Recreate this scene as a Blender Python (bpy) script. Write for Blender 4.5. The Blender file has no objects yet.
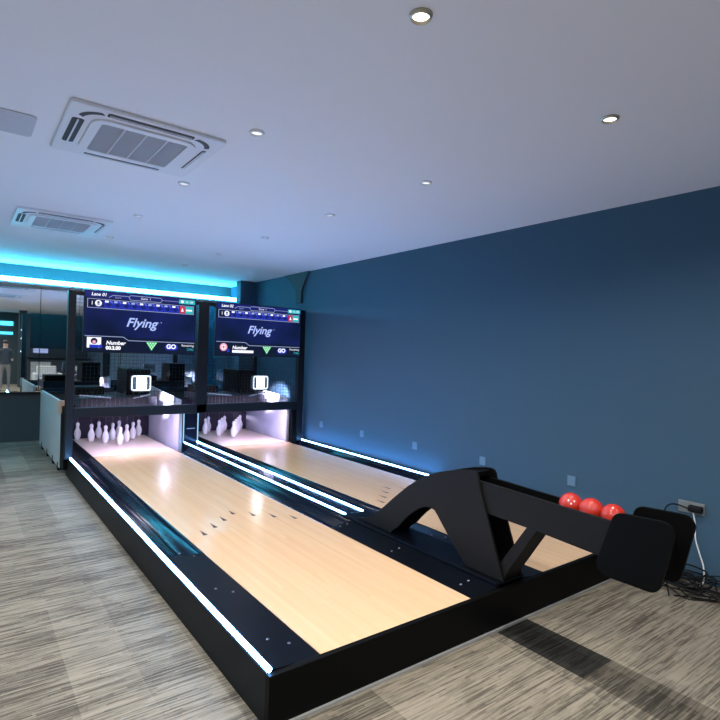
import bpy, math, random
from mathutils import Vector, Matrix
random.seed(4)
S = bpy.context.scene
COL = S.collection
PI = math.pi

# ------------------------------------------------------------------ materials
def srgb(r, g, b):
    f = lambda c: (c/255/12.92) if c/255 <= .04045 else ((c/255+.055)/1.055)**2.4
    return (f(r), f(g), f(b), 1)

def new_mat(name):
    m = bpy.data.materials.new(name); m.use_nodes = True
    nt = m.node_tree
    return m, nt, nt.nodes['Principled BSDF']

def pmat(name, col, rough=.5, metal=0, coat=0, emit=None, estr=0, spec=.5, bump=0, bscale=200, vary=.0):
    m, nt, b = new_mat(name)
    b.inputs['Base Color'].default_value = col
    b.inputs['Roughness'].default_value = rough
    b.inputs['Metallic'].default_value = metal
    b.inputs['Coat Weight'].default_value = coat
    b.inputs['Coat Roughness'].default_value = .04
    b.inputs['Specular IOR Level'].default_value = spec
    if emit:
        b.inputs['Emission Color'].default_value = emit
        b.inputs['Emission Strength'].default_value = estr
    if bump or vary:
        tc = nt.nodes.new('ShaderNodeTexCoord'); n = nt.nodes.new('ShaderNodeTexNoise')
        n.inputs['Scale'].default_value = bscale; n.inputs['Detail'].default_value = 4
        nt.links.new(tc.outputs['Object'], n.inputs['Vector'])
        if bump:
            bp = nt.nodes.new('ShaderNodeBump'); bp.inputs['Strength'].default_value = bump; bp.inputs['Distance'].default_value = .002
            nt.links.new(n.outputs['Fac'], bp.inputs['Height']); nt.links.new(bp.outputs['Normal'], b.inputs['Normal'])
        if vary:
            mx = nt.nodes.new('ShaderNodeMix'); mx.data_type = 'RGBA'
            mx.inputs['A'].default_value = [c*(1-vary) for c in col[:3]]+[1]
            mx.inputs['B'].default_value = [min(1, c*(1+vary)) for c in col[:3]]+[1]
            nt.links.new(n.outputs['Fac'], mx.inputs['Factor']); nt.links.new(mx.outputs['Result'], b.inputs['Base Color'])
    return m

def emat(name, col, s):
    m = bpy.data.materials.new(name); m.use_nodes = True
    nt = m.node_tree; nt.nodes.remove(nt.nodes['Principled BSDF'])
    e = nt.nodes.new('ShaderNodeEmission'); e.inputs['Color'].default_value = (*col[:3], 1); e.inputs['Strength'].default_value = s
    nt.links.new(e.outputs['Emission'], nt.nodes['Material Output'].inputs['Surface'])
    return m

M = {}
M['ceiling'] = pmat('ceiling_paint', (.82, .845, .90, 1), .9, bump=.05, bscale=60)
M['wall_blue'] = pmat('wall_blue_paint', (.034, .086, .142, 1), .75, bump=.08, bscale=90, vary=.05)
M['wall_dark'] = pmat('wall_dark_paint', (.022, .040, .048, 1), .7, bump=.08, bscale=90)
M['wall_plain'] = pmat('wall_plain_paint', (.30, .30, .31, 1), .85)
M['black'] = pmat('black_laminate', (.0035, .0036, .0038, 1), .42, spec=.05, bump=.03, bscale=300)
M['side_dark'] = pmat('charcoal_panel', (.0065, .008, .010, 1), .45, spec=.08, bump=.02, bscale=300)
M['black_warm'] = pmat('black_board', (.0080, .0074, .0069, 1), .5, spec=.16, bump=.03, bscale=400)
M['black_metal'] = pmat('black_metal', (.0045, .005, .008, 1), .42, spec=.3)
M['gloss'] = pmat('gloss_black_gutter', (.004, .007, .015, 1), .15, spec=.14)
M['plate'] = pmat('satin_black_plate', (.0025, .0035, .006, 1), .34, spec=.09)
M['steel'] = pmat('steel_screw', (.25, .25, .27, 1), .35, 1)
M['alu'] = pmat('grey_trim', (.34, .34, .34, 1), .4, .3)
M['white_metal'] = pmat('white_panel', (.52, .52, .62, 1), .35)
M['partition'] = pmat('pale_grey_board', (.42, .45, .44, 1), .6, vary=.12, bscale=6)
M['edge_brown'] = pmat('brown_block', (.42, .30, .23, 1), .7)
M['pin'] = pmat('white_pin_gloss', (.86, .85, .88, 1), .2, coat=.4)
M['string'] = pmat('pale_string', (.2, .2, .23, 1), .8)
M['curtain'] = pmat('dark_purple_curtain', (.018, .014, .032, 1), .8, bump=.2, bscale=40)
M['ac'] = pmat('ac_white_plastic', (.74, .76, .82, 1), .4)
M['ac_grille'] = pmat('ac_grille_grey', (.50, .53, .60, 1), .6)
M['ac_bar'] = pmat('ac_grille_bar', (.58, .61, .68, 1), .5)
M['ac_dark'] = pmat('ac_slot_dark', (.03, .035, .045, 1), .6)
M['vent'] = pmat('vent_grey', (.52, .55, .62, 1), .7)
M['ring'] = pmat('brushed_ring', (.55, .5, .42, 1), .3, .8)
M['plate_blue'] = pmat('blank_wall_plate', (.10, .19, .28, 1), .4)
M['socket'] = pmat('socket_grey', (.17, .19, .20, 1), .4)
M['cable'] = pmat('black_cable', (.005, .005, .006, 1), .5, spec=.2)
M['white_cable'] = pmat('white_cable', (.7, .7, .7, 1), .5)
M['red'] = pmat('red_ball', (.43, .022, .011, 1), .22, coat=.5, vary=.18, bscale=25)
M['ball_mark'] = pmat('pale_ball_mark', (.8, .6, .55, 1), .4)
M['arrow'] = pmat('dark_brown_arrow', (.05, .024, .012, 1), .5)
M['mirror'] = pmat('mirror_glass', (.84, .90, .93, 1), .015, 1)
M['led'] = emat('led_white_blue', (.16, .45, 1.0), 55)
M['led_post'] = emat('led_soft_blue', (.35, .7, 1.0), .9)
M['cove'] = emat('cove_cyan', (.06, .64, 1.0), 44)
M['cove_far'] = emat('far_cyan', (.08, .62, .9), 2.2)
M['downlight'] = emat('downlight_warm', (1.0, .93, .74), 9)
M['downlight_dim'] = emat('downlight_cool', (.95, .97, 1.0), 1.1)
M['lamp'] = emat('lamp_white', (.92, .93, 1.0), 14)
M['lamp_rim'] = emat('lamp_rim_white', (.75, .85, 1.0), 1.6)
M['added_bar'] = emat('added_bar_glow', (.80, .70, 1.0), 8)  # glow of the added bars hidden behind the beam
M['dot'] = emat('small_white_lamp', (.7, .9, 1), 6)
# score screens
def screen_mat(name, c, s):
    m, nt, b = new_mat(name)
    b.inputs['Base Color'].default_value = (.004, .005, .01, 1); b.inputs['Roughness'].default_value = .12
    b.inputs['Emission Color'].default_value = (*c, 1); b.inputs['Emission Strength'].default_value = s
    return m
def screen_bg():
    # navy picture with brighter violet blooms left and right of the word, as the game shows
    m, nt, b = new_mat('screen_navy')
    b.inputs['Base Color'].default_value = (.004, .005, .01, 1); b.inputs['Roughness'].default_value = .12
    tc = nt.nodes.new('ShaderNodeTexCoord'); n = nt.nodes.new('ShaderNodeTexNoise')
    n.inputs['Scale'].default_value = 2.2; n.inputs['Detail'].default_value = 1
    r = nt.nodes.new('ShaderNodeValToRGB')
    r.color_ramp.elements[0].position = .35; r.color_ramp.elements[0].color = (.002, .006, .026, 1)
    r.color_ramp.elements[1].position = .70; r.color_ramp.elements[1].color = (.008, .013, .11, 1)
    nt.links.new(tc.outputs['Object'], n.inputs['Vector']); nt.links.new(n.outputs['Fac'], r.inputs['Fac'])
    nt.links.new(r.outputs['Color'], b.inputs['Emission Color']); b.inputs['Emission Strength'].default_value = 1
    return m
M['scr_bg'] = screen_bg()
M['scr_dark'] = screen_mat('screen_black', (.003, .006, .020), 1)
M['scr_blue'] = screen_mat('screen_royal_blue', (.015, .03, .42), 1)
M['scr_deep'] = screen_mat('screen_deep_blue', (.008, .012, .12), 1)
M['scr_white'] = screen_mat('screen_white', (.9, .92, 1), 1)
M['scr_soft'] = screen_mat('screen_soft_white', (.30, .36, .60), 1)
M['scr_title'] = screen_mat('screen_pale_blue', (.38, .48, .92), 1)
M['scr_green'] = screen_mat('screen_green', (.02, .50, .10), 1)
M['scr_teal'] = screen_mat('screen_teal', (.03, .42, .45), 1)
M['scr_red'] = screen_mat('screen_red', (.55, .03, .06), 1)
M['scr_pink'] = screen_mat('screen_pink', (.8, .35, .5), 1)
M['skin'] = pmat('skin', (.5, .32, .25, 1), .6)
M['cloth_dark'] = pmat('dark_cloth', (.03, .04, .055, 1), .9)
M['cloth_grey'] = pmat('grey_trousers', (.18, .17, .16, 1), .9)
M['hair'] = pmat('black_hair', (.01, .01, .01, 1), .6)
M['seat_pale'] = pmat('pale_upholstery', (.55, .56, .55, 1), .8)
M['slat'] = pmat('dark_wood_slat', (.035, .045, .055, 1), .5)

def carpet_mat():
    m, nt, b = new_mat('striped_carpet_tiles')
    N, L = nt.nodes, nt.links
    tc = N.new('ShaderNodeTexCoord')
    def mapping(scale, loc=(0, 0, 0)):
        mp = N.new('ShaderNodeMapping'); mp.inputs['Scale'].default_value = scale; mp.inputs['Location'].default_value = loc
        L.new(tc.outputs['Object'], mp.inputs['Vector']); return mp
    def noise(mp, detail=2, rough=.6):
        n = N.new('ShaderNodeTexNoise'); n.inputs['Scale'].default_value = 1; n.inputs['Detail'].default_value = detail
        n.inputs['Roughness'].default_value = rough; L.new(mp.outputs['Vector'], n.inputs['Vector']); return n
    def math_(op, a, bb=None, c=None):
        n = N.new('ShaderNodeMath'); n.operation = op
        for i, v in enumerate((a, bb, c)):
            if v is None: continue
            if isinstance(v, (int, float)): n.inputs[i].default_value = v
            else: L.new(v, n.inputs[i])
        return n.outputs[0]
    sep = N.new('ShaderNodeSeparateXYZ'); L.new(tc.outputs['Object'], sep.inputs[0])
    X, Y = sep.outputs[0], sep.outputs[1]
    # plank tiles 0.27 x 1.0 m, each with its own tone and its own run of stripes
    colu = math_('FLOOR', math_('DIVIDE', math_('SUBTRACT', X, 2.395-27), .272))
    wn0 = N.new('ShaderNodeTexWhiteNoise'); wn0.noise_dimensions = '1D'; L.new(colu, wn0.inputs['W'])
    row = math_('FLOOR', math_('ADD', Y, wn0.outputs['Value']))
    cmb = N.new('ShaderNodeCombineXYZ'); L.new(colu, cmb.inputs[0]); L.new(row, cmb.inputs[1])
    wn = N.new('ShaderNodeTexWhiteNoise'); wn.noise_dimensions = '2D'; L.new(cmb.outputs[0], wn.inputs['Vector'])
    n1 = noise(mapping((3.0, 98, 1)), 3, .62)
    n2 = noise(mapping((6, 180, 1), (7, 3, 0)), 2, .6)
    n3 = noise(mapping((.9, 5, 1), (2, 9, 0)), 2, .5)
    n4 = noise(mapping((240, 240, 1)), 2, .7)
    def dash(h, ln, seed):                # rows of short yarn dashes running along x
        rw = math_('FLOOR', math_('ADD', math_('DIVIDE', Y, h), math_('MULTIPLY', n2.outputs['Fac'], 1.2)))
        w1 = N.new('ShaderNodeTexWhiteNoise'); w1.noise_dimensions = '1D'; L.new(math_('ADD', rw, seed), w1.inputs['W'])
        cl = math_('FLOOR', math_('ADD', math_('DIVIDE', X, ln), math_('MULTIPLY', w1.outputs['Value'], 37)))
        cb = N.new('ShaderNodeCombineXYZ'); L.new(rw, cb.inputs[0]); L.new(cl, cb.inputs[1]); cb.inputs[2].default_value = seed
        w2 = N.new('ShaderNodeTexWhiteNoise'); w2.noise_dimensions = '3D'; L.new(cb.outputs[0], w2.inputs['Vector']); return w2.outputs['Value']
    d = math_('ADD', math_('MULTIPLY', dash(.0125, .21, 3.7), .55), math_('MULTIPLY', dash(.0065, .10, 9.1), .45))
    d = math_('ADD', math_('MULTIPLY', math_('SUBTRACT', d, .5), .24), .5)
    v = math_('ADD', math_('MULTIPLY', n1.outputs['Fac'], .45), math_('MULTIPLY', d, .55))
    v = math_('ADD', v, math_('MULTIPLY', math_('SUBTRACT', n3.outputs['Fac'], .5), .18))
    v = math_('ADD', v, math_('MULTIPLY', math_('SUBTRACT', wn.outputs['Value'], .5), .07))
    v = math_('ADD', v, math_('MULTIPLY', math_('SUBTRACT', n4.outputs['Fac'], .5), .10))
    r = N.new('ShaderNodeValToRGB'); e = r.color_ramp.elements
    e[0].position = .41; e[0].color = (.070, .061, .049, 1)
    e[1].position = .59; e[1].color = (.285, .248, .190, 1)
    k = e.new(.475); k.color = (.132, .115, .090, 1)
    k = e.new(.515); k.color = (.208, .181, .140, 1)
    L.new(v, r.inputs['Fac'])
    # the run of charcoal replacement tiles in front of the lanes
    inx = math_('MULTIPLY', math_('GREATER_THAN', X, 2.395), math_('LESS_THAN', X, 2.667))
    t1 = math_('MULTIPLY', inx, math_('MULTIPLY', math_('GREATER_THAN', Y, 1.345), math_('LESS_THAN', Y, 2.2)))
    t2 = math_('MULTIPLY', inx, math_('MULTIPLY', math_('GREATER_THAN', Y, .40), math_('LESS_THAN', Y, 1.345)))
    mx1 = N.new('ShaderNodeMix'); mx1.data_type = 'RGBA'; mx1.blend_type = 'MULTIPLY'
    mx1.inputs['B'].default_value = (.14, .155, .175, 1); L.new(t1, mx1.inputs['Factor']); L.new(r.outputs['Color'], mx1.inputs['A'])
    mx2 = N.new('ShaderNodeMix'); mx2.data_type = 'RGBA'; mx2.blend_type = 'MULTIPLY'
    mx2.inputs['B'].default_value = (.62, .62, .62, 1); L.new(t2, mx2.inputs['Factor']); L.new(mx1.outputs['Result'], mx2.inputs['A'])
    L.new(mx2.outputs['Result'], b.inputs['Base Color'])
    b.inputs['Roughness'].default_value = .95; b.inputs['Specular IOR Level'].default_value = .1
    bp = N.new('ShaderNodeBump'); bp.inputs['Strength'].default_value = .35; bp.inputs['Distance'].default_value = .004
    L.new(v, bp.inputs['Height']); L.new(bp.outputs['Normal'], b.inputs['Normal'])
    return m
M['carpet'] = carpet_mat()

def lane_mat(name, light, dark, rough):
    m, nt, b = new_mat(name)
    N, L = nt.nodes, nt.links
    tc = N.new('ShaderNodeTexCoord'); sep = N.new('ShaderNodeSeparateXYZ'); L.new(tc.outputs['Object'], sep.inputs[0])
    def math_(op, a, bb):
        n = N.new('ShaderNodeMath'); n.operation = op
        for i, v in enumerate((a, bb)):
            if isinstance(v, (int, float)): n.inputs[i].default_value = v
            else: L.new(v, n.inputs[i])
        return n.outputs[0]
    board = math_('FLOOR', math_('DIVIDE', sep.outputs[0], .0268), 0)
    w0 = N.new('ShaderNodeTexWhiteNoise'); w0.noise_dimensions = '1D'; L.new(board, w0.inputs['W'])
    row = math_('FLOOR', math_('ADD', math_('MULTIPLY', sep.outputs[1], .75), math_('MULTIPLY', w0.outputs['Value'], 3.0)), 0)
    c = N.new('ShaderNodeCombineXYZ'); L.new(board, c.inputs[0]); L.new(row, c.inputs[1])
    w = N.new('ShaderNodeTexWhiteNoise'); w.noise_dimensions = '2D'; L.new(c.outputs[0], w.inputs['Vector'])
    mp = N.new('ShaderNodeMapping'); mp.inputs['Scale'].default_value = (60, 2.5, 1); L.new(tc.outputs['Object'], mp.inputs['Vector'])
    n = N.new('ShaderNodeTexNoise'); n.inputs['Scale'].default_value = 1; n.inputs['Detail'].default_value = 3; L.new(mp.outputs['Vector'], n.inputs['Vector'])
    f = math_('ADD', math_('MULTIPLY', w.outputs['Value'], .55), math_('MULTIPLY', n.outputs['Fac'], .45))
    mx = N.new('ShaderNodeMix'); mx.data_type = 'RGBA'; mx.inputs['A'].default_value = light; mx.inputs['B'].default_value = dark
    L.new(f, mx.inputs['Factor']); L.new(mx.outputs['Result'], b.inputs['Base Color'])
    b.inputs['Roughness'].default_value = rough; b.inputs['Specular IOR Level'].default_value = .5
    return m
M['lane'] = lane_mat('maple_lane', (.77, .515, .305, 1), (.69, .44, .25, 1), .2)
M['pindeck'] = lane_mat('pale_pin_deck', (.80, .66, .56, 1), (.74, .60, .50, 1), .3)

# ------------------------------------------------------------------ mesh builder
class MB:
    def __init__(s): s.v = []; s.f = []; s.m = []; s.sm = []
    def add(s, vs, fs, mi=0, smooth=False):
        o = len(s.v); s.v += [Vector(p) for p in vs]
        for f in fs: s.f.append([i+o for i in f]); s.m.append(mi); s.sm.append(smooth)
        return s
    def box(s, x0, x1, y0, y1, z0, z1, mi=0):
        return s.add([(x0,y0,z0),(x1,y0,z0),(x1,y1,z0),(x0,y1,z0),(x0,y0,z1),(x1,y0,z1),(x1,y1,z1),(x0,y1,z1)],
                     [(0,3,2,1),(4,5,6,7),(0,1,5,4),(1,2,6,5),(2,3,7,6),(3,0,4,7)], mi)
    def prism(s, poly, a0, a1, axis='x', mi=0):
        n = len(poly)
        P = {'x': lambda a, p: (a, p[0], p[1]), 'y': lambda a, p: (p[0], a, p[1]), 'z': lambda a, p: (p[0], p[1], a)}[axis]
        s.add([P(a0, p) for p in poly]+[P(a1, p) for p in poly],
              [tuple(range(n-1, -1, -1)), tuple(range(n, 2*n))]+[(i, (i+1) % n, n+(i+1) % n, n+i) for i in range(n)], mi)
        return s
    def tube(s, pts, r, n=8, mi=0, closed=False):
        pts = [Vector(p) for p in pts]; k = len(pts); rings = []
        up = Vector((0, 0, 1)); prev = None
        for i, p in enumerate(pts):
            t = (pts[min(i+1, k-1)]-pts[max(i-1, 0)])
            if t.length < 1e-9: t = Vector((0, 1, 0))
            t.normalize()
            if prev is None:
                a = t.cross(up)
                if a.length < .05: a = t.cross(Vector((1, 0, 0)))
            else: a = prev-t*prev.dot(t)
            a.normalize(); prev = a; b_ = t.cross(a)
            rr = r[i] if isinstance(r, (list, tuple)) else r
            rings.append([p+(a*math.cos(2*PI*j/n)+b_*math.sin(2*PI*j/n))*rr for j in range(n)])
        vs = [q for g in rings for q in g]
        fs = [(i*n+j, i*n+(j+1) % n, (i+1)*n+(j+1) % n, (i+1)*n+j) for i in range(k-1) for j in range(n)]
        fs += [tuple(range(n-1, -1, -1)), tuple((k-1)*n+j for j in range(n))]
        return s.add(vs, fs, mi, True)
    def lathe(s, prof, c=(0, 0, 0), n=24, mi=0, flip=False):
        vs = []; fs = []; k = len(prof)
        for (r, z) in prof:
            for j in range(n):
                a = 2*PI*j/n; vs.append((c[0]+r*math.cos(a), c[1]+r*math.sin(a), c[2]+z))
        for i in range(k-1):
            for j in range(n): fs.append((i*n+j, i*n+(j+1) % n, (i+1)*n+(j+1) % n, (i+1)*n+j))
        if prof[0][0] > 1e-6: fs.append(tuple(range(n-1, -1, -1)))
        if prof[-1][0] > 1e-6: fs.append(tuple((k-1)*n+j for j in range(n)))
        return s.add(vs, fs, mi, True)
    def loft(s, prof, y0, y1, mi=0, smooth=True):      # open xz section swept along y
        n = len(prof)
        return s.add([(p[0], y0, p[1]) for p in prof]+[(p[0], y1, p[1]) for p in prof],
                     [(i, i+1, n+i+1, n+i) for i in range(n-1)], mi, smooth)
    def build(s, name, mats, parent=None, bevel=0, seg=2, wn=False):
        me = bpy.data.meshes.new(name)
        org = Vector(parent_world(parent)) if parent else Vector((0, 0, 0))
        me.from_pydata([tuple(v-org) for v in s.v], [], s.f)
        if not isinstance(mats, (list, tuple)): mats = [mats]
        for m in mats: me.materials.append(m)
        for p, mi, sm in zip(me.polygons, s.m, s.sm): p.material_index = mi; p.use_smooth = sm
        me.validate(); me.update()
        o = bpy.data.objects.new(name, me); COL.objects.link(o)
        if parent: o.parent = parent
        if bevel:
            b = o.modifiers.new('bevel', 'BEVEL'); b.width = bevel; b.segments = seg; b.limit_method = 'ANGLE'; b.angle_limit = math.radians(40)
        return o

def parent_world(o):
    v = Vector((0, 0, 0))
    while o: v += o.location; o = o.parent
    return v
def tag(o, label=None, cat=None, group=None, kind=None):
    if label: o['label'] = label
    if cat: o['category'] = cat
    if group: o['group'] = group
    if kind: o['kind'] = kind
    return o
def thing(name, label, cat, loc, group=None):
    o = bpy.data.objects.new(name, None); COL.objects.link(o); o.location = loc; o.empty_display_size = .1
    return tag(o, label, cat, group)
def recentre(o):                       # put a single-mesh thing's origin at its base
    me = o.data; xs = [v.co for v in me.vertices]
    c = Vector((sum((v.x for v in xs))/len(xs), sum((v.y for v in xs))/len(xs), min(v.z for v in xs)))
    me.transform(Matrix.Translation(-c)); o.location = c; return o
def copy_tree(o, loc=None):
    c = o.copy(); COL.objects.link(c)
    if loc is not None: c.location = loc
    for ch in o.children:
        d = ch.copy(); COL.objects.link(d); d.parent = c
        for g in ch.children:
            e = g.copy(); COL.objects.link(e); e.parent = d
    return c
def structure(name, mb, m, **k): return tag(mb.build(name, m, **k), kind='structure')
def rrect(x0, x1, z0, z1, r, n=6):
    P = []
    for (cx, cz, a0) in ((x1-r, z1-r, 0), (x0+r, z1-r, 90), (x0+r, z0+r, 180), (x1-r, z0+r, 270)):
        for i in range(n+1):
            a = math.radians(a0+90*i/n); P.append((cx+r*math.cos(a), cz+r*math.sin(a)))
    return P
def text_into(mb, s, x, y, z, size, mi, shear=0, off=0, align='LEFT', sx=1):
    cu = bpy.data.curves.new('t', 'FONT'); cu.body = s; cu.size = size; cu.shear = shear; cu.offset = off; cu.align_x = align
    o = bpy.data.objects.new('t', cu); COL.objects.link(o)
    dg = bpy.context.evaluated_depsgraph_get(); me = bpy.data.meshes.new_from_object(o.evaluated_get(dg))
    mb.add([(x+v.co.x*sx, y, z+v.co.y) for v in me.vertices], [tuple(p.vertices) for p in me.polygons], mi)
    bpy.data.objects.remove(o); bpy.data.curves.remove(cu); bpy.data.meshes.remove(me)

# ------------------------------------------------------------------ camera
R = ((0.7994269, -0.0207486, -0.6004049), (-0.5999325, 0.0249711, -0.7996608), (0.0315846, 0.9994728, 0.0075147))
cam = bpy.data.cameras.new('camera'); co = bpy.data.objects.new('camera', cam); COL.objects.link(co)
mw = Matrix(R).to_4x4(); mw.translation = (0, 0, 1.5); co.matrix_world = mw
cam.sensor_width = 36; cam.lens = 530.474/720*36; cam.clip_start = .05
S.camera = co

# ------------------------------------------------------------------ room shell
XR, XL, YB, YF, H = 4.15, -5.0, 9.765, -4.8, 2.75
structure('floor', MB().box(XL-.1, XR+.1, YF-.1, YB+.1, -.1, 0), M['carpet'])
structure('ceiling', MB().box(XL-.1, XR+.1, YF-.1, YB+.1, H, H+.1), M['ceiling'])
structure('wall_right', MB().box(XR, XR+.1, YF, YB, 0, H), M['wall_blue'])
structure('wall_back', MB().box(XL, XR, YB, YB+.1, 0, H), M['wall_dark'])
structure('wall_left', MB().box(XL-.1, XL, YF, YB, 0, H), M['wall_plain'])
structure('wall_front', MB().box(XL, XR, YF-.1, YF, 0, H), M['wall_dark'])
structure('trim_1', MB().box(XL, XR, 9.42, YB, 2.42, 2.452), M['ceiling'], bevel=.004)       # ledge that carries the cove strip
structure('trim_2', MB().box(3.86, XR, 8.66, 8.84, 0, H), M['wall_blue'], bevel=.004)              # corner pillar
structure('trim_3', MB().box(XL, XR, 9.725, YB, .745, .775), M['black_metal'], bevel=.003)     # sill under the mirrors
strip = MB(); strip.tube([(XL+.05, 9.47, 2.487), (XR-.02, 9.47, 2.487)], .034, 10)
tag(recentre(strip.build('cove_light_strip', M['cove'])), 'long glowing cyan white light strip along the back wall above the mirrors', 'light strip')
edges = [(-2.6, -1.41), (-1.40, -.21), (-.20, .975), (.985, 2.17), (2.18, XR-.005)]
mlab = [None, None, 'mirror panel left of the black cage on the back wall, at the photo edge', 'mirror panel behind the left score screen and pale side board', 'mirror panel behind the right score screen on the back wall']
for (a, b), lb in zip(edges, mlab):
    if lb: tag(recentre(MB().box(a, b, 9.735, YB-.001, .775, 2.42).build('mirror_panel', M['mirror'])), lb, 'mirror', 'back wall mirror panels')

# thin dark tapered shape set flat against the blue wall, top at the ceiling
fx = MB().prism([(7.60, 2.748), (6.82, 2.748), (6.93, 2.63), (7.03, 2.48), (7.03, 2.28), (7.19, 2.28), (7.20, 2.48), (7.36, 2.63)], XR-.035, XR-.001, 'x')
tag(recentre(fx.build('tapered_wall_shape', M['wall_dark'], bevel=.004)), 'dark tapered shape on the blue wall just under the ceiling', 'wall fixture')

# ------------------------------------------------------------------ lane platform
Y0, YE = 1.862, 8.42
ROOT = thing('lane_platform', 'low black two lane bowling platform with glowing edge strips on grey carpet', 'bowling platform', (2.53, Y0, 0))
LA = (1.272, 2.235); LB = (2.90, 3.86)
BX0, BX1 = 1.0, 4.09
b = MB().box(BX0, BX0+.03, Y0+.03, 6.98, .0, .218); b.build('side_panel', M['side_dark'], ROOT, .003)
b = MB().box(BX1-.03, BX1, Y0+.03, 6.98, .0, .218); b.build('side_panel', M['side_dark'], ROOT, .003)
fb = MB().box(BX0, BX1, Y0, Y0+.03, .012, .217).build('front_panel', M['black'], ROOT, .003)
MB().box(BX0+.02, BX1, Y0-.012, Y0, 0, .012).build('floor_trim', M['alu'], fb)
MB().box(BX0+.03, BX1-.03, Y0+.03, YE, .02, .14).build('underframe', M['black'], ROOT)
for (a, c) in (LA, LB):
    t = MB().box(a, c, Y0+.03, 6.90, .14, .205).build('lane_surface', M['lane'], ROOT, .0015)
    MB().box(a, c, 6.90, YE, .14, .205).build('pin_deck', M['pindeck'], ROOT, .0015)
    for k in range(7):
        x = (a+c)/2+(k-3)*.122+.012; y = 4.02-abs(k-3)*.118
        ar = MB().add([(x-.017, y-.06, .2056), (x+.017, y-.06, .2056), (x+.007, y+.01, .2056), (x, y+.065, .2056), (x-.007, y+.01, .2056)], [(0, 1, 2, 3, 4)])
        ar.build('lane_arrow', M['arrow'], t)
def trough(x0, x1, zl, zr, depth, n=14):
    return [(x0+(x1-x0)*i/n, zl+(zr-zl)*i/n-depth*(math.sin(PI*i/n))**.75) for i in range(n+1)]
YP = 3.30
def gutter(x0, x1, lane_right):
    zl, zr = (.226, .202) if lane_right else (.202, .226)
    lip = .022
    if lane_right: pr = [(x0, zl)]+[(x0+.012, zl)]+trough(x0+.016, x1-.014, zl-.002, zr-.004, .052)+[(x1-.012, zr), (x1-.001, zr)]
    else: pr = [(x0+.001, zl), (x0+.012, zl)]+trough(x0+.014, x1-.016, zl-.004, zr-.002, .052)+[(x1-.012, zr), (x1, zr)]
    g = MB().loft(pr, YP, 6.95)
    # rounded end of the channel where the flat plate starts
    g.build('gutter', M['gloss'], ROOT)
    g2 = MB().loft([(x0, .2), (x1, .2)] if False else pr, 6.95, YE); g2.build('rear_gutter', M['plate'], ROOT)
    pl = [(x0, zl), (x1-.002, zr), (x1-.002, zr-.05), (x0, zl-.05)] if lane_right else [(x0+.002, zl), (x1, zr), (x1, zr-.05), (x0+.002, zl-.05)]
    return MB().prism(pl, Y0+.03, YP, 'y').build('gutter_plate', M['plate'], ROOT, .002)
RX = .040
for (x0, x1, lr) in ((BX0+RX, LA[0], True), (LA[1], 2.448, False), (2.665, LB[0], True), (LB[1], BX1-RX, False)):
    pl = gutter(x0, x1, lr)
    for yb in (2.05, 2.66, 3.26):
        for q in (.36, .66):
            x = x0+(x1-x0)*q; z = .226+(.202-.226)*(q if lr else 1-q)
            sc = MB().lathe([(.0075, 0), (.0075, .002), (.005, .0042), (0, .005)], (x, yb+(.07 if q < .5 else 0)*(1 if lr else 0), z-.0005), 12); sc.build('screw', M['steel'], pl)
for x in (BX0, BX1-RX):
    MB().box(x+.004 if x < 2 else x, x+RX if x < 2 else x+RX-.004, Y0+.03, 6.95, .19, .2275).build('rim', M['plate'], ROOT, .004)
MB().box(4.084, 4.10, Y0+.03, 6.95, .15, .238).build('strip_light_shield', M['plate'], ROOT, .003)  # added lip that blocks the right strip's light from the blue wall
MB().box(2.448, 2.665, Y0+.03, 7.26, .14, .236).build('divider_cap', M['gloss'], ROOT, .004)
MB().box(2.43, 2.68, Y0+.03, 3.40, .2, .2445).build('divider_plate', M['plate'], ROOT, .004)
# glowing strips
MB().tube([(1.012, Y0+.025, .231), (1.012, 6.76, .231)], .0115, 8).build('light_strip', M['led'], ROOT)
MB().tube([(4.074, 4.0, .2285), (4.074, 6.80, .2285)], .009, 8).build('light_strip', M['led'], ROOT)
for x in (2.470, 2.643):
    MB().tube([(x, 3.42, .239), (x, 7.24, .239)], .0066, 8).build('light_strip', M['led'], ROOT)
# post between the lanes under the beam, light strips climb its edges
MB().box(2.448, 2.655, 7.25, 7.37, .2, .72).build('divider_post', M['gloss'], ROOT, .004)
for x in (2.452, 2.650):
    MB().tube([(x, 7.242, .25), (x, 7.242, .70)], .008, 8).build('post_light_strip', M['led_post'], ROOT)
MB().box(2.50, 2.61, 7.244, 7.25, .42, .43).build('post_slot', M['alu'], ROOT)

# ------------------------------------------------------------------ pinsetter cage: posts, beam, mesh
CY = 6.80
cage = thing('pin_cage', 'tall black metal cage with wire mesh around the pin decks', 'cage', (2.5, CY, 0))
ZT = 2.15
for x0, x1, z0 in ((.955, 1.035, .215), (2.46, 2.60, .69), (3.975, 4.075, .215)):
    MB().box(x0, x1, CY, CY+.09, z0, ZT).build('post', M['black_metal'], cage, .005)
for x0, x1 in ((4.0, 4.07),):
    MB().box(x0, x1, 8.35, 8.42, .215, ZT).build('post', M['black_metal'], cage, .005)
bm = MB().box(1.035, 3.975, CY, CY+.06, .685, .80).build('beam', M['black_metal'], cage, .004)
MB().box(1.035, 3.975, CY+.01, CY+.05, ZT-.05, ZT).build('top_rail', M['black_metal'], cage, .004)
for x0, x1 in ((4.03, 4.06),):
    MB().box(x0, x1, CY+.09, 8.35, ZT-.05, ZT).build('side_rail', M['black_metal'], cage, .003)
MB().box(3.90, 3.975, CY+.012, CY+.05, .21, .685).build('lower_panel', M['black'], cage, .003)
MB().box(.957, .999, CY+.1, 7.16, .08, .80).build('lower_panel', M['black'], cage, .003)
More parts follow.
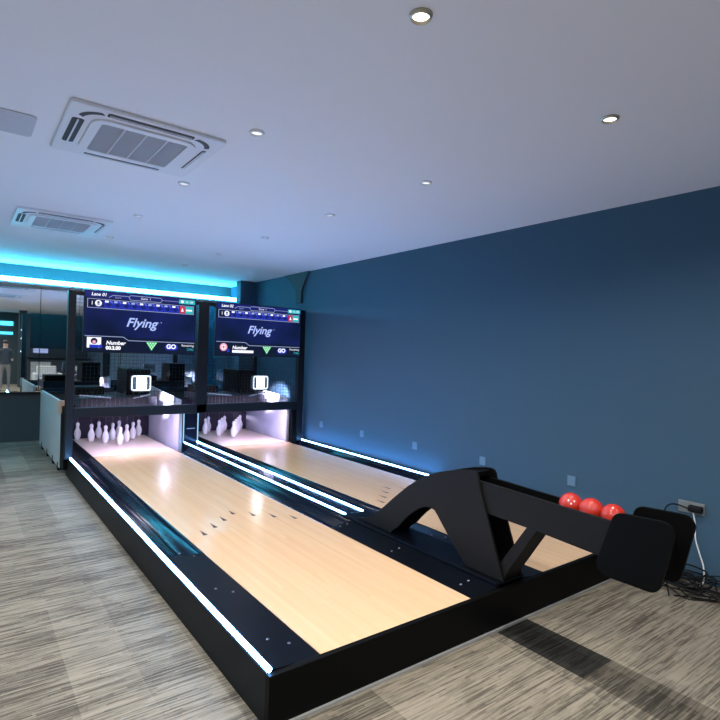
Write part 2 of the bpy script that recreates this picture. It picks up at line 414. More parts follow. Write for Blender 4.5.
for (a, c) in ((1.035, 2.46), (2.60, 3.975)):
    w = MB(); y = CY+.055; n = int((c-a)/.042)
    for i in range(n+1):
        x = a+(c-a)*i/n; w.box(x-.0014, x+.0014, y-.0014, y+.0014, .80, ZT-.05)
    n = int((ZT-.85)/.042)
    for i in range(n+1):
        z = .80+(ZT-.85)*i/n; w.box(a, c, y-.0014, y+.0014, z-.0014, z+.0014)
    w.build('wire_mesh', M['black_metal'], cage)
w = MB()
for i in range(36):
    yy = CY+.09+(8.35-CY-.09)*i/35; w.box(4.06-.0014, 4.06+.0014, yy-.0014, yy+.0014, .72, ZT-.05)
for i in range(33):
    z = .72+(ZT-.77)*i/32; w.box(4.06-.0014, 4.06+.0014, CY+.09, 8.35, z-.0014, z+.0014)
w.build('wire_mesh', M['black_metal'], cage)

# pinsetter machines, curtains, side panels, lamps
names = ('left', 'right')
for i, (a, c) in enumerate((LA, LB)):
    nm = names[i]; cx = (a+c)/2
    r = thing('pinsetter', f'dark string pinsetter machine behind the mesh over the {nm} pin deck', 'pinsetter', (cx, 7.7, .72), 'pinsetters behind the mesh')
    MB().box(a-.08, c-.10, 7.42, 8.36, .735, .86).build('machine_base', M['black_metal'], r, .006)
    MB().box(a+.55, c-.10, 7.75, 8.34, .86, 1.22).build('motor_housing', M['black'], r, .01)
    MB().box(a-.05, a+.30, 7.9, 8.3, .86, .97).build('gear_box', M['black'], r, .01)
    MB().tube([(a-.10, 7.30, .905), (a+.26, 7.30, .868)], .0085, 8).build('white_rail', M['white_metal'], r)
    MB().tube([(a+.50, 7.22, .86), (a+.66, 7.0, .93)], .0085, 8).build('white_rail', M['white_metal'], r)
    w = MB()
    for k in range(12):
        x = a-.05+k*.055; w.box(x-.003, x+.003, 7.40, 7.406, .735, .90+.012*((k*7) % 5))
    w.build('guide_rods', M['slat'], r)
    tag(recentre(MB().box(a-.12, c+(.13 if i == 0 else .08), 8.36, 8.40, .205, .735).build('pin_curtain', M['curtain'])), f'dark purple curtain hanging behind the pins of the {nm} lane', 'curtain', 'pin deck curtains')
    kx = c+(.072 if i == 0 else .04)
    wp = thing('kickback_panel', f'white panel standing along the right side of the {nm} pin deck', 'side panel', (kx, 7.6, .16), 'white kickback panels')
    MB().prism([(6.96, .16), (8.355, .16), (8.355, .95), (6.96, .85)], kx-.012, kx+.012, 'x').build('panel', M['white_metal'], wp, .002)
    MB().box(kx-.02, kx+.02, 6.93, 6.96, .16, .68).build('front_edge', M['alu'], wp, .003)
    lp = thing('pin_lamp', f'bright white square lamp behind the mesh over the {nm} lane', 'lamp', (cx+.04, 6.93, .97), 'square pin lamps')
    x0, x1, z0, z1 = cx+.04-.118, cx+.04+.118, .98, 1.172
    hb = MB(); outer = rrect(x0, x1, z0, z1, .03); inner = rrect(x0+.018, x1-.018, z0+.018, z1-.018, .02); n = len(outer)
    hb.add([(p[0], 6.90, p[1]) for p in outer]+[(p[0], 6.90, p[1]) for p in inner], [(k, (k+1) % n, n+(k+1) % n, n+k) for k in range(n)])
    hb.build('lit_rim', M['lamp_rim'], lp)
    MB().prism(outer, 6.902, 6.97, 'y').build('housing', M['ac_dark'], lp)
    MB().box(cx+.04-.058, cx+.04+.058, 6.893, 6.9015, z0+.014, z1-.014).build('lamp_tube', M['lamp'], lp, .004)
    for q in (-.082, .082): MB().box(cx+.04+q-.012, cx+.04+q+.012, 6.897, 6.9015, z0+.03, z1-.03).build('reflector', M['plate_blue'], lp, .004)
    MB().box(cx+.02, cx+.06, 6.855, 6.99, z0-.02, z0-.0).build('mount_plate', M['black_metal'], lp)
    MB().box(cx+.035, cx+.045, 6.985, 6.992, .80, z0).build('mount_stem', M['black_metal'], lp)
    # added light bar, hidden behind the beam, that floods the pins
    db = MB().box(a+.05, c-.05, CY+.062, CY+.10, .70, .715).build('added_light_bar', M['added_bar']); recentre(db)
    tag(db, f'added slim light bar hidden behind the black beam over the {nm} pins', 'light bar', 'added pin light bars')

# pale partition board left of the cage
pb = thing('partition_board', 'pale grey upright board beside the cage at the far left end', 'partition board', (.97, 8.2, 0))
MB().box(.958, .99, 7.17, 9.22, .045, .84).build('board', M['partition'], pb, .002)
MB().box(.93, .99, 7.10, 7.17, .71, .86).build('end_block', M['edge_brown'], pb, .003)  # brown upper block at the near end of the board
MB().box(.958, .99, 7.12, 7.17, .045, .71).build('end_strip', M['black'], pb, .003)
for y in (7.3, 7.75, 8.3, 8.9): MB().box(.955, .992, y, y+.07, 0, .10).build('foot', M['black'], pb, .002)

# ------------------------------------------------------------------ bowling pins
PIN = [(.026, 0), (.030, .004), (.038, .03), (.044, .06), (.0455, .082), (.043, .105), (.035, .13), (.0245, .152), (.0195, .168), (.019, .176), (.022, .192), (.0245, .207), (.0232, .222), (.016, .235), (.006, .2405), (0, .241)]
def make_pin():
    r = thing('bowling_pin', '', 'bowling pin', (0, 0, .2055))
    MB().lathe(PIN, (0, 0, .2055), 24).build('pin_body', M['pin'], r)
    st = MB().tube([(0, 0, .445), (0, 0, .452), (0, 0, .46), (0, 0, .735)], [.008, .005, .0013, .0012], 6); st.build('string', M['string'], r)
    return r
proto = None
rows = [['head pin nearest the camera'], ['second row left pin', 'second row right pin'], ['third row left pin', 'third row middle pin', 'third row right pin'],
        ['back row pin at the far left', 'back row second pin from left', 'back row second pin from right', 'back row pin at the far right']]
s_ = .272
for li, cx in enumerate((1.728, 3.345)):
    for r_ in range(4):
        for k in range(r_+1):
            loc = (cx+(k-r_/2)*s_, 7.62+r_*s_*.83, .2055)
            if proto is None: proto = p = make_pin(); p.location = loc
            else: p = copy_tree(proto, loc)
            tag(p, f'white bowling pin on the {names[li]} deck, {rows[r_][k]}', 'bowling pin', f'pins on the {names[li]} deck')

# ------------------------------------------------------------------ score screens
def screen(x0, x1, z0, z1, lane, right):
    y = CY-.045
    r = thing('score_screen', 'wide score screen on the cage reading Flying, '+('right one beside the blue wall' if right else 'left one above the full pin rack'), 'screen', ((x0+x1)/2, y, z0), 'score screens')
    MB().box(x0, x1, y, y+.043, z0, z1).build('housing', M['black_metal'], r, .004)
    W, Hh = x1-x0, z1-z0
    X = lambda u: x0+u*W
    Z = lambda v: z1-v*Hh          # v down from the top
    g = MB(); mats = ['scr_bg', 'scr_dark', 'scr_blue', 'scr_deep', 'scr_white', 'scr_soft', 'scr_title', 'scr_green', 'scr_teal', 'scr_red', 'scr_pink']
    ix = {m: i for i, m in enumerate(mats)}
    def q(u0, u1, v0, v1, m, d): yy = y-.002-d*.0006; g.add([(X(u0), yy, Z(v1)), (X(u1), yy, Z(v1)), (X(u1), yy, Z(v0)), (X(u0), yy, Z(v0))], [(0, 1, 2, 3)], ix[m])
    def poly(pts, m, d): g.add([(X(u), y-.002-d*.0006, Z(v)) for u, v in pts], [tuple(range(len(pts)))], ix[m])
    def line(pts, th, m, d):
        for (u0, v0), (u1, v1) in zip(pts, pts[1:]):
            dx, dz = (u1-u0)*W, (v1-v0)*Hh; l = math.hypot(dx, dz) or 1; nx, nz = -dz/l*th/2, dx/l*th/2
            poly([(u0+nx/W, v0+nz/Hh), (u1+nx/W, v1+nz/Hh), (u1-nx/W, v1-nz/Hh), (u0-nx/W, v0-nz/Hh)][::-1], m, d)
    def disc(u, v, rad, m, d, n=20): poly([(u+rad*math.cos(-2*PI*k/n)/W, v-rad*math.sin(-2*PI*k/n)/Hh) for k in range(n)][::-1], m, d)
    T = lambda s, u, v, size, m, d, **k: text_into(g, s, X(u), y-.002-d*.0006, Z(v), size, ix[m], **k)
    q(.005, .995, .012, .985, 'scr_dark', 0)
    q(.005, .995, .29, .745, 'scr_bg', 1)
    q(.005, .995, .012, .115, 'scr_deep', 1)
    T(f'Lane {lane}', .055, .085, .052, 'scr_white', 3, shear=.25, off=.001)
    line([(.20, .10), (.235, .06), (.37, .06)], .006, 'scr_soft', 3)
    T('Score', .25, .105, .03, 'scr_soft', 3)
    line([(.385, .04), (.655, .04), (.67, .075), (.655, .115), (.385, .115), (.37, .075), (.385, .04)], .006, 'scr_soft', 3)
    T('Game  1', .52, .09, .034, 'scr_white', 3, align='CENTER')
    line([(.67, .075), (.84, .075)], .004, 'scr_soft', 3)
    q(.83, .985, .03, .105, 'scr_teal', 2); T('16 : 09', .89, .085, .036, 'scr_white', 4); disc(.86, .067, .018, 'scr_white', 4)
    # frame row
    q(.025, .975, .135, .285, 'scr_soft', 2); q(.030, .970, .143, .277, 'scr_deep', 3)
    q(.035, .085, .150, .270, 'scr_dark', 4); T('1', .052, .235, .062, 'scr_white', 5)
    disc(.115, .205, .036, 'scr_white', 5); disc(.115, .19, .014, 'scr_dark', 6); disc(.115, .222, .017, 'scr_soft', 6)
    for k in range(9):
        u = .165+k*.0745
        q(u, u+.068, .150, .270, 'scr_blue', 4)
        q(u+.004, u+.034, .155, .185, 'scr_soft' if k % 2 else 'scr_white', 5)
        poly([(u+.034, .18), (u+.064, .222), (u+.034, .264), (u+.004, .222)], 'scr_deep', 5)
        line([(u+.045, .15), (u+.068, .19)], .004, 'scr_soft', 6)
    q(.838, .888, .150, .270, 'scr_red', 4); poly([(.85, .24), (.863, .175), (.876, .24)], 'scr_white', 5)
    q(.892, .966, .150, .270, 'scr_teal', 4); q(.90, .958, .20, .228, 'scr_white', 5)
    T('Flying', .485, .555, .15, 'scr_title', 4, shear=.32, off=.0024, align='CENTER', sx=1.04)
    disc(.665, .46, .006, 'scr_title', 4)
    # lower bar
    poly([(.005, .735), (.33, .735), (.375, .79), (.995, .79), (.995, .985), (.005, .985)], 'scr_dark', 3)
    line([(.01, .735), (.33, .735), (.375, .79), (.99, .79)], .007, 'scr_soft', 4)
    if right:
        disc(.09, .835, .052, 'scr_pink', 5); disc(.09, .835, .03, 'scr_white', 6); line([(.07, .835), (.11, .835)], .012, 'scr_red', 7); line([(.09, .805), (.09, .865)], .012, 'scr_red', 7)
    else:
        q(.03, .145, .755, .925, 'scr_white', 5); disc(.088, .815, .036, 'scr_dark', 6); disc(.088, .83, .018, 'scr_pink', 7); q(.05, .125, .875, .925, 'scr_blue', 6)
    disc(.14, .90, .022, 'scr_blue', 7)
    T('Number', .185, .865, .062, 'scr_white', 5, shear=.2, off=.0018)
    if right: q(.185, .425, .885, .935, 'scr_white', 5)
    else: T('00.2.00', .185, .945, .055, 'scr_white', 5, off=.003)
    poly([(.53, .80), (.635, .80), (.5825, .95)], 'scr_green', 4)
    for rr in range(4):
        for k in range(4-rr): disc(.5825+(k-(3-rr)/2)*.024, .82+rr*.031, .008, 'scr_white', 5, 8)
    line([(.735, .875), (.80, .875)], .075, 'scr_blue', 4); disc(.735, .875, .0375, 'scr_blue', 4); disc(.80, .875, .0375, 'scr_blue', 4)
    T('GO', .765, .90, .075, 'scr_white', 6, off=.003, align='CENTER')
    T('Remaining', .985, .855, .038, 'scr_white', 5, align='RIGHT'); T('2780s', .985, .925, .038, 'scr_teal', 5, align='RIGHT')
    g.build('display', [M[m] for m in mats], r)
    MB().box((x0+x1)/2-.12, (x0+x1)/2+.12, y+.0425, CY+.012, z0+.2, z1-.1).build('wall_mount', M['black_metal'], r)
screen(1.105, 2.405, 1.445, 2.165, '01', False)
screen(2.672, 3.965, 1.445, 2.160, '02', True)

# ------------------------------------------------------------------ ball return
XA, XB = 2.475, 2.655
br = thing('ball_return', 'black angular ball return ramp standing between the two lanes', 'ball return', (2.55, 1.9, .2445))
ZB = .246
outer = [(3.28, ZB), (3.21, .264), (3.13, .295), (3.05, .342), (2.95, .415), (2.86, .492), (2.78, .556), (2.705, .615), (2.63, .664), (2.56, .705), (2.49, .738), (2.42, .766), (2.35, .788), (2.26, .812), (2.17, .828), (2.13, .831), (2.105, .824), (2.092, .805)]
leg = [(2.071, .728), (1.883, ZB), (2.167, ZB), (2.332, .403), (2.418, .492), (2.442, .514), (2.475, .521), (2.509, .518), (2.555, .506), (2.594, .484), (2.645, .448), (2.691, .411), (2.745, .358), (2.79, .31), (2.84, .275), (2.87, ZB)]
MB().prism(outer+leg, XA, XA+.018, 'x').build('side_plate', M['black_warm'], br, .0025)
MB().prism(outer+leg, XB-.018, XB, 'x').build('side_plate', M['black'], br, .0025)
# cover following the ramp between the plates
cv = [(p[0], p[1]-.014) for p in outer[2:16]]; cvb = [(p[0]+.004, p[1]-.032) for p in cv]
MB().prism(cv+cvb[::-1], XA+.018, XB-.018, 'x').build('ramp_cover', M['black'], br)
arm = [(2.12, .775), (2.04, .776), (1.55, .758), (1.25, .750), (1.25, .563), (1.35, .567), (1.66, .585), (2.04, .597), (2.12, .60)]
MB().prism(arm, XA+.018, XA+.036, 'x').build('arm_plate', M['black_warm'], br, .002)
armr = [(y, z) for y, z in arm]
MB().prism(armr, XB-.034, XB-.018, 'x').build('arm_plate', M['black'], br, .002)
MB().prism([(2.12, .6985), (1.10, .6985), (1.10, .68), (2.12, .68)], XA+.034, XB-.034, 'x').build('trough_floor', M['black'], br)
def round_poly(P, rad, n=6):
    out = []
    for i in range(len(P)):
        p = Vector((*P[i], 0)); a = (Vector((*P[i-1], 0))-p).normalized(); b = (Vector((*P[(i+1) % len(P)], 0))-p).normalized()
        th = a.angle(b); d = rad/math.tan(th/2); c = p+(a+b).normalized()*(rad/math.sin(th/2))
        s = p+a*d-c; e = p+b*d-c
        for k in range(n+1):
            v = s.lerp(e, k/n).normalized()*rad; out.append((c.x+v.x, c.y+v.y))
    return out
end = round_poly([(1.262, .803), (.985, .818), (1.055, .487), (1.36, .487)], .05)
MB().prism(end, XA-.002, XA+.018, 'x').build('end_plate', M['black'], br, .002)
MB().prism(end, XB+.028, XB+.046, 'x').build('end_plate', M['black'], br, .002)
MB().box(XB-.034, XB+.028, 1.10, 1.25, .60, .70).build('end_spacer', M['black'], br)
MB().box(XA+.018, XB+.028, 1.075, 1.09, .56, .70).build('end_stop', M['black'], br)
MB().prism([(1.752, .594), (1.690, .588), (1.872, .30), (1.90, ZB), (2.0, ZB), (1.975, .262)], XA+.02, XB-.02, 'x').build('brace', M['black_warm'], br, .002)
MB().box(XA+.018, XB-.018, 1.93, 2.1, ZB, .28).build('foot_block', M['black'], br)

bl = ['red bowling ball in the return trough, farthest from the end plate', 'red bowling ball in the return trough, middle of three', 'red bowling ball in the return trough, nearest the rounded end plate']
for k, (y, rr) in enumerate(((1.538, .060), (1.425, .060), (1.312, .0585))):
    c = (2.562, y, .6985+.0005+rr+(.001 if k == 0 else 0))
    prof = [(rr*math.sin(PI*i/24), -rr*math.cos(PI*i/24)) for i in range(25)]
    prof[0] = (0, -rr); prof[-1] = (0, rr)
    if k == 0:
        t = thing('bowling_ball', bl[k], 'bowling ball', (c[0], c[1], c[2]-rr), 'red balls on the return')
        MB().lathe(prof, c, 36).build('ball_body', M['red'], t)
        mk = MB(); d0 = Vector((-.80, -.52, .42)).normalized(); e1 = d0.cross(Vector((0, 0, 1))).normalized(); e2 = e1.cross(d0)
        for (a, bb, r1) in ((-.25, .12, .16), (.02, -.12, .16), (.24, .16, .13)):
            ctr = d0+e1*a+e2*bb; P = []
            for j in range(10):
                an = 2*PI*j/10; v = (ctr+(e1*math.cos(an)*.9+e2*math.sin(an))*r1*.5).normalized()*rr*1.006; P.append(Vector(c)+v)
            mk.add(P, [tuple(range(10))])
        mk.build('emblem', M['ball_mark'], t)
    else:
        o = recentre(MB().lathe(prof, c, 36).build('bowling_ball', M['red'])); tag(o, bl[k], 'bowling ball', 'red balls on the return')

# ------------------------------------------------------------------ wall plates, socket, cables
pls = [(2.488, 'nearest the red balls'), (3.446, 'second from the red balls'), (4.43, 'by the right light strip end'), (5.43, 'beside the middle of the right light strip'), (6.40, 'closest to the cage')]
for y, d in pls:
    o = MB().box(XR-.010, XR-.0005, y-.038, y+.038, .458, .542).build('wall_plate', M['plate_blue'], None, .003)
    tag(recentre(o), f'small blank plate low on the blue wall, {d}', 'wall plate', 'blank plates along the blue wall')
sk = thing('wall_socket', 'grey double wall socket with a black plug near the floor cables', 'socket', (XR, 1.565, .455))
MB().box(XR-.012, XR-.0005, 1.482, 1.652, .462, .545).build('face_plate', M['socket'], sk, .004)
MB().box(XR-.015, XR-.011, 1.49, 1.555, .475, .532).build('outlet', M['socket'], sk, .002)
MB().box(XR-.055, XR-.012, 1.485, 1.575, .482, .528).build('plug', M['cable'], sk, .012, 3)
def smooth_path(P, n=10):
    P = [Vector(p) for p in P]; out = []
    Q = [P[0]]+P+[P[-1]]
    for i in range(1, len(Q)-2):
        p0, p1, p2, p3 = Q[i-1:i+3]
        for k in range(n):
            t = k/n; out.append(.5*((2*p1)+(p2-p0)*t+(2*p0-5*p1+4*p2-p3)*t*t+(3*p1-p0-3*p2+p3)*t**3))
    return out+[P[-1]]
def cable(P, r, m, label): return tag(recentre(MB().tube(smooth_path(P), r, 8).build('power_cable', m)), label, 'cable', 'cables by the wall socket')
xw = XR-.02
cable([(XR-.03, 1.545, .475), (xw-.01, 1.53, .40), (xw-.02, 1.52, .30), (xw-.02, 1.49, .20), (xw-.03, 1.46, .12), (xw-.06, 1.45, .03), (xw-.12, 1.47, .008)], .005, M['white_cable'], 'thin white cable hanging from the wall socket to the floor')
cable([(XR-.05, 1.572, .505), (xw-.04, 1.66, .515), (xw-.04, 1.71, .48), (xw-.03, 1.74, .38), (xw-.02, 1.76, .2), (xw-.05, 1.74, .03), (xw-.2, 1.66, .009)], .0055, M['cable'], 'black cable looping from the plug down behind the ball return')
labs = ['black cable lying loosest on the carpet, nearest the camera', 'black floor cable coiled in a wide loop under the white cable', 'black floor cable looping up from the pile against the wall', 'black floor cable running out toward the right photo edge', 'black floor cable tucked behind the rounded end plate', 'thickest black floor cable on top of the tangle']
for k in range(6):
    rnd = random.Random(20+k); cx_, cy_ = 3.93+rnd.uniform(-.05, .05), 1.48+rnd.uniform(-.10, .08); P = []
    ph = rnd.uniform(0, 6)
    for j in range(15):
        a = ph+j*.85; ra = rnd.uniform(.07, .24)
        x = min(XR-.02, cx_+ra*math.cos(a)*.95); y = cy_+ra*1.35*math.sin(a)
        z = .008+.012*k+max(0, rnd.gauss(.012, .02))+(.10*rnd.random() if (k in (2, 5) and j % 5 == 2) else 0)
        P.append((x, y, z))
    if k == 0: P += [(3.80, 1.42, .008), (3.88, 1.30, .007), (4.05, 1.22, .007)]
    if k == 3: P += [(3.98, 1.33, .01), (4.05, 1.2, .007), (4.1, 1.05, .007)]
    if k == 4: P = [(3.74, 1.50, .008), (3.80, 1.44, .007), (3.86, 1.5, .008)]+P
    cable(P, .0042 if k < 5 else .0055, M['cable'], labs[k])

# ------------------------------------------------------------------ ceiling: AC cassettes, vent, downlights
def ac(cx, cy, hx, hy, label):
    r = thing('ceiling_air_conditioner', label, 'air conditioner', (cx, cy, H-.03), 'ceiling cassette units')
    MB().prism(rrect(cx-hx, cx+hx, cy-hy, cy+hy, .02), H-.022, H-.0005, 'z').build('panel', M['ac'], r, .006)
    fr = MB(); o_ = rrect(cx-.285, cx+.285, cy-.285, cy+.285, .09); i_ = rrect(cx-.235, cx+.235, cy-.235, cy+.235, .02); n = len(o_)
    fr.add([(p[0], p[1], H-.034) for p in o_]+[(p[0], p[1], H-.034) for p in i_]+[(p[0], p[1], H-.022) for p in o_]+[(p[0], p[1], H-.022) for p in i_],
           [(k, n+k, n+(k+1) % n, (k+1) % n) for k in range(n)]+[(k, (k+1) % n, 2*n+(k+1) % n, 2*n+k) for k in range(n)]+[(n+k, 3*n+k, 3*n+(k+1) % n, n+(k+1) % n) for k in range(n)])
    fr.build('grille_frame', M['ac'], r)
    gr = MB().box(cx-.235, cx+.235, cy-.235, cy+.235, H-.026, H-.0215)
    for k in range(40):
        y = cy-.23+k*.46/39; gr.box(cx-.235, cx+.235, y-.0022, y+.0022, H-.031, H-.026)
    g = gr.build('intake_grille', M['ac_grille'], r)
    for q in (-.117, 0, .117): MB().box(cx+q-.004, cx+q+.004, cy-.235, cy+.235, H-.033, H-.026).build('divider_bar', M['ac_bar'], g)
    for (dx, dy, lx, ly) in ((0, -.345, .23, .026), (0, .345, .23, .012), (-.345, 0, .030, .20), (.345, 0, .012, .20)):
        sl = MB().prism(rrect(cx+dx-lx, cx+dx+lx, cy+dy-ly, cy+dy+ly, min(lx, ly)*.6), H-.0235, H-.0215, 'z').build('outlet_slot', M['ac_dark'], r)
        if lx > ly: MB().box(cx+dx-lx+.012, cx+dx+lx-.012, cy+dy-.005, cy+dy+.006, H-.029, H-.0235).build('vane', M['ac_grille'], sl)
        else: MB().box(cx+dx-.004, cx+dx+.004, cy+dy-ly+.012, cy+dy+ly-.012, H-.029, H-.0235).build('vane', M['ac'], sl)
    for sx in (-1, 1):
        P = []
        for k in range(9):
            a = math.radians(8+74*k/8); P.append((cx+sx*(.24+.115*math.sin(a)), cy-(.235+.115*math.cos(a))))
        P2 = [(cx+(p[0]-cx)*.93, cy+(p[1]-cy)*.93) for p in P]
        MB().prism(P+P2[::-1] if sx < 0 else (P+P2[::-1])[::-1], H-.0235, H-.0215, 'z').build('corner_slot', M['ac_dark'], r)
ac(.82, 3.41, .41, .40, 'square white ceiling air conditioner cassette, larger one nearest the camera')
ac(.77, 6.08, .40, .42, 'square white ceiling air conditioner cassette, farther one near the cyan glow')
vt = thing('ceiling_vent', 'flat grey vent panel in the ceiling at the left photo edge', 'vent', (-.15, 3.57, H))
MB().prism(rrect(-.62, .305, 3.40, 3.75, .03), H-.008, H-.0005, 'z').build('vent_panel', M['vent'], vt, .003)
MB().box(-.60, .16, 3.43, 3.72, H-.010, H-.008).build('vent_screen', M['vent'], vt)

def downlight(x, y, lit, label):
    r = thing('ceiling_downlight', label, 'downlight', (x, y, H), 'recessed ceiling downlights')
    k = 24; ri = MB()
    ri.lathe([(.031, -.001), (.033, -.014), (.037, -.015), (.042, -.009), (.044, -.001)], (x, y, H), k); ri.build('ring', M['ring' if lit else 'ac'], r)
    MB().lathe([(.0, -.003), (.032, -.003), (.032, -.001), (0, -.001)], (x, y, H), k).build('lamp_face', M['downlight'] if lit else M['downlight_dim'], r)
dl = [(1.313, 1.445, 1, 'bright warm downlight nearest the camera at the top of the photo'), (2.611, 1.425, 1, 'warm downlight above the ball return near the blue wall'),
      (1.311, 2.786, 0, 'small pale downlight beside the near air conditioner corner'), (2.611, 2.763, 0, 'pale downlight second along the row nearest the blue wall'),
      (1.301, 3.990, 0, 'pale downlight just past the near air conditioner, third in its row'), (2.600, 3.975, 0, 'pale downlight third along the row nearest the blue wall'),
      (1.298, 5.26, 0, 'tiny downlight fourth in the left row, by the far air conditioner'), (2.600, 5.24, 0, 'tiny downlight fourth along the row nearest the blue wall'),
      (1.305, 6.50, 0, 'tiny downlight beside the far air conditioner, over the left screen'), (2.600, 6.53, 0, 'tiny downlight fifth along the row nearest the blue wall'),
      (2.590, 7.78, 0, 'farthest tiny downlight of the right row, above the cage')]
for d in dl: downlight(*d)

# ------------------------------------------------------------------ things seen in the wall mirror (they stand behind the viewpoint)
fs = thing('far_light_strip', 'long cyan light strip high on the opposite wall, seen in the mirror', 'light strip', (.0, YF+.03, 2.3))
MB().box(-4.5, 1.55, YF+.002, YF+.05, 2.24, 2.40).build('upper_strip', M['cove_far'], fs)
MB().box(-4.5, 1.55, YF+.002, YF+.05, 1.90, 2.0).build('lower_strip', M['cove_far'], fs)
structure('trim_4', MB().box(1.62, 1.85, -3.2, -2.97, 0, H), M['wall_dark'])
sl = MB().box(1.9, 4.1, YF+.001, YF+.03, 0, H)
for k in range(22): sl.box(1.9, 4.1, YF+.03, YF+.055, .25+k*.115, .25+k*.115+.07)
structure('trim_5', sl, M['slat'])
cl = thing('column_lamp', 'string of small white lamps on the dark column seen in the mirror', 'lamp', (1.735, -2.95, 1.2))
for z in (1.28, 1.75, 2.05): MB().lathe([(0, -.03), (.03, 0), (0, .03)], (1.70, -2.93, z), 10).build('lamp_globe', M['dot'], cl)
def armchair(x, y, label):
    r = thing('armchair', label, 'armchair', (x, y, 0), 'pale armchairs across the room')
    MB().box(x-.30, x+.30, y-.30, y+.25, .12, .42).build('seat', M['seat_pale'], r, .04, 3)
    MB().box(x-.30, x+.30, y-.42, y-.30, .12, .82).build('backrest', M['seat_pale'], r, .04, 3)
    for q in (-1, 1):
        MB().box(x+q*.36-.06, x+q*.36+.06, y-.42, y+.25, .12, .58).build('armrest', M['seat_pale'], r, .03, 3)
        for w_ in (-.36, .2): MB().box(x+q*.34-.02, x+q*.34+.02, y+w_-.02, y+w_+.02, 0, .12).build('leg', M['black_metal'], r)
armchair(2.35, -1.35, 'pale armchair facing the lanes, seen in the mirror beside the cage')
armchair(3.35, -1.35, 'pale armchair next to the blue wall, seen only through the mesh mirror')
cb = thing('counter', 'dark bar counter with pale front panel seen in the mirror', 'counter', (1.9, -3.6, 0))
MB().box(2.0, 4.0, -4.2, -3.6, 0, 1.0).build('body', M['slat'], cb, .01)
MB().box(2.05, 2.7, -3.6, -3.58, .1, .9).build('front_panel', M['seat_pale'], cb)
MB().box(1.95, 4.05, -4.25, -3.55, 1.0, 1.05).build('top', M['black'], cb, .006)
pn = thing('wall_screen', 'pale lit screen above the counter, seen in the mirror', 'screen', (2.6, YF+.07, 1.2))
MB().box(2.2, 2.75, YF+.056, YF+.09, 1.2, 1.55).build('housing', M['black_metal'], pn, .004)
MB().box(2.22, 2.73, YF+.09, YF+.092, 1.22, 1.53).build('display', M['scr_soft'], pn)

# standing person, reflected at the left edge
def person(x, y, label):
    r = thing('person', label, 'person', (x, y, 0))
    V = [(0, 0, .90), (0, 0, 1.05), (0, .01, 1.22), (0, .01, 1.33), (0, .015, 1.42), (0, .03, 1.49), (0, .03, 1.58)]
    Rr = [.15, .125, .14, .12, .052, .075, .072]
    E_ = [(i, i+1) for i in range(6)]
    def chain(root, pts, rad):
        p = root
        for q, rd in zip(pts, rad): V.append(q); Rr.append(rd); E_.append((p, len(V)-1)); p = len(V)-1
    for s in (-1, 1):
        chain(0, [(s*.09, 0, .80), (s*.10, .01, .47), (s*.105, -.02, .09), (s*.115, .10, .035)], [.095, .06, .042, .035])
        chain(3, [(s*.17, 0, 1.31), (s*.21, -.01, 1.06), (s*.19, .14, .92 if s < 0 else 1.0), (s*.16, .22, .93 if s < 0 else 1.04)], [.06, .042, .033, .03])
    me = bpy.data.meshes.new('body'); me.from_pydata(V, E_, []); o = bpy.data.objects.new('body', me); COL.objects.link(o)
    sk_ = o.modifiers.new('skin', 'SKIN'); sk_.use_smooth_shade = True
    for i, rd in enumerate(Rr): me.skin_vertices[0].data[i].radius = (rd*1.0, rd*.8)
    me.skin_vertices[0].data[0].use_root = True
    sb = o.modifiers.new('sub', 'SUBSURF'); sb.levels = 2; sb.render_levels = 2
    dg = bpy.context.evaluated_depsgraph_get(); m2 = bpy.data.meshes.new_from_object(o.evaluated_get(dg)); bpy.data.objects.remove(o)
    m2.name = 'body'; m2.materials.clear()
    for m in ('skin', 'cloth_dark', 'cloth_grey'): m2.materials.append(M[m])
    for p in m2.polygons:
        c = p.center; hand = abs(c.x) > .13 and c.y > .17
        p.material_index = 0 if (c.z > 1.40 or hand) else (1 if c.z > .88 or c.z < .06 else 2); p.use_smooth = True
    bo = bpy.data.objects.new('body', m2); COL.objects.link(bo); bo.parent = r
    hb = MB(); n = 16; vs = []
    for i in range(7):
        a = PI*.56*i/6
        for j in range(n):
            t = 2*PI*j/n; vs.append((x+.083*math.sin(a)*math.cos(t), y+.012+.092*math.sin(a)*math.sin(t), 1.565+.105*math.cos(a)))
    hb.add(vs, [(i*n+j, i*n+(j+1) % n, (i+1)*n+(j+1) % n, (i+1)*n+j) for i in range(6) for j in range(n)], 0, True)
    hb.build('hair', M['hair'], r)
person(1.12, -.95, 'person standing in dark top and grey trousers, seen in the left mirror')

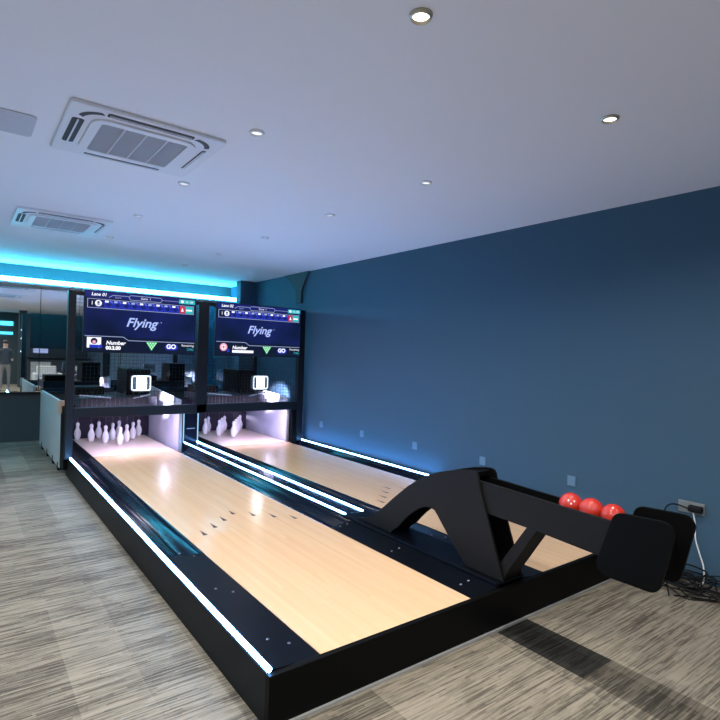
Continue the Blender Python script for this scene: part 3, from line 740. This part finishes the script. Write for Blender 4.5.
# ------------------------------------------------------------------ lights
def area(name, loc, size, power, col, rot=(0, 0, 0), shape='DISK', sy=None, spread=None):
    l = bpy.data.lights.new(name, 'AREA'); l.shape = shape; l.size = size; l.energy = power; l.color = col
    if sy: l.size_y = sy
    if spread: l.spread = spread
    o = bpy.data.objects.new(name, l); COL.objects.link(o); o.location = loc; o.rotation_euler = rot; return o
WARM = (1.0, .95, .86); NEU = (1, .98, .96)
for (x, y, lit, _) in dl:
    area('downlight_beam', (x, y, H-.020), .06, 13 if lit else 5, WARM if lit else (.95, .97, 1), spread=math.radians(150))
for x in (-3.9, -2.6, -1.3, 0.0):  # added lamps without fixtures, out of view, for neutral room light
    for y in (-3.6, -1.2, 1.2, 3.6, 6.0):
        area('added_room_fill', (x, y, H-.012), .10, 22 if y < 3 else 14, NEU, spread=math.radians(165))
for x in (1.3, 2.6):  # more added unseen lamps, behind the camera
    for y in (-3.0, -1.2, .1):
        area('added_room_fill', (x, y, H-.012), .10, 7, NEU, spread=math.radians(165))
def spot(name, loc, target, power, col, ang, blend=.6, rad=.03):
    l = bpy.data.lights.new(name, 'SPOT'); l.energy = power; l.color = col; l.spot_size = math.radians(ang); l.spot_blend = blend; l.shadow_soft_size = rad
    o = bpy.data.objects.new(name, l); COL.objects.link(o); o.location = loc
    o.rotation_euler = (Vector(target)-Vector(loc)).to_track_quat('-Z', 'Y').to_euler()
for (a, c) in (LA, LB):
    cx = (a+c)/2+.04
    spot('pin_lamp_beam', (cx+.02, 7.02, 1.02), (c+.06, 7.45, .83), 560, (.86, .78, 1), 38)
    area('added_bar_beam', ((a+c)/2, CY+.08, .694), c-a-.15, 11, (.76, .60, 1), (math.radians(30), 0, 0), 'RECTANGLE', .03)  # light thrown by the added hidden bar

w = bpy.data.worlds.new('world'); S.world = w; w.use_nodes = True
w.node_tree.nodes['Background'].inputs['Color'].default_value = (.02, .025, .03, 1)
S.view_settings.view_transform = 'Standard'; S.view_settings.look = 'None'; S.view_settings.gamma = 1; S.view_settings.use_curve_mapping = False
S.view_settings.exposure = .3
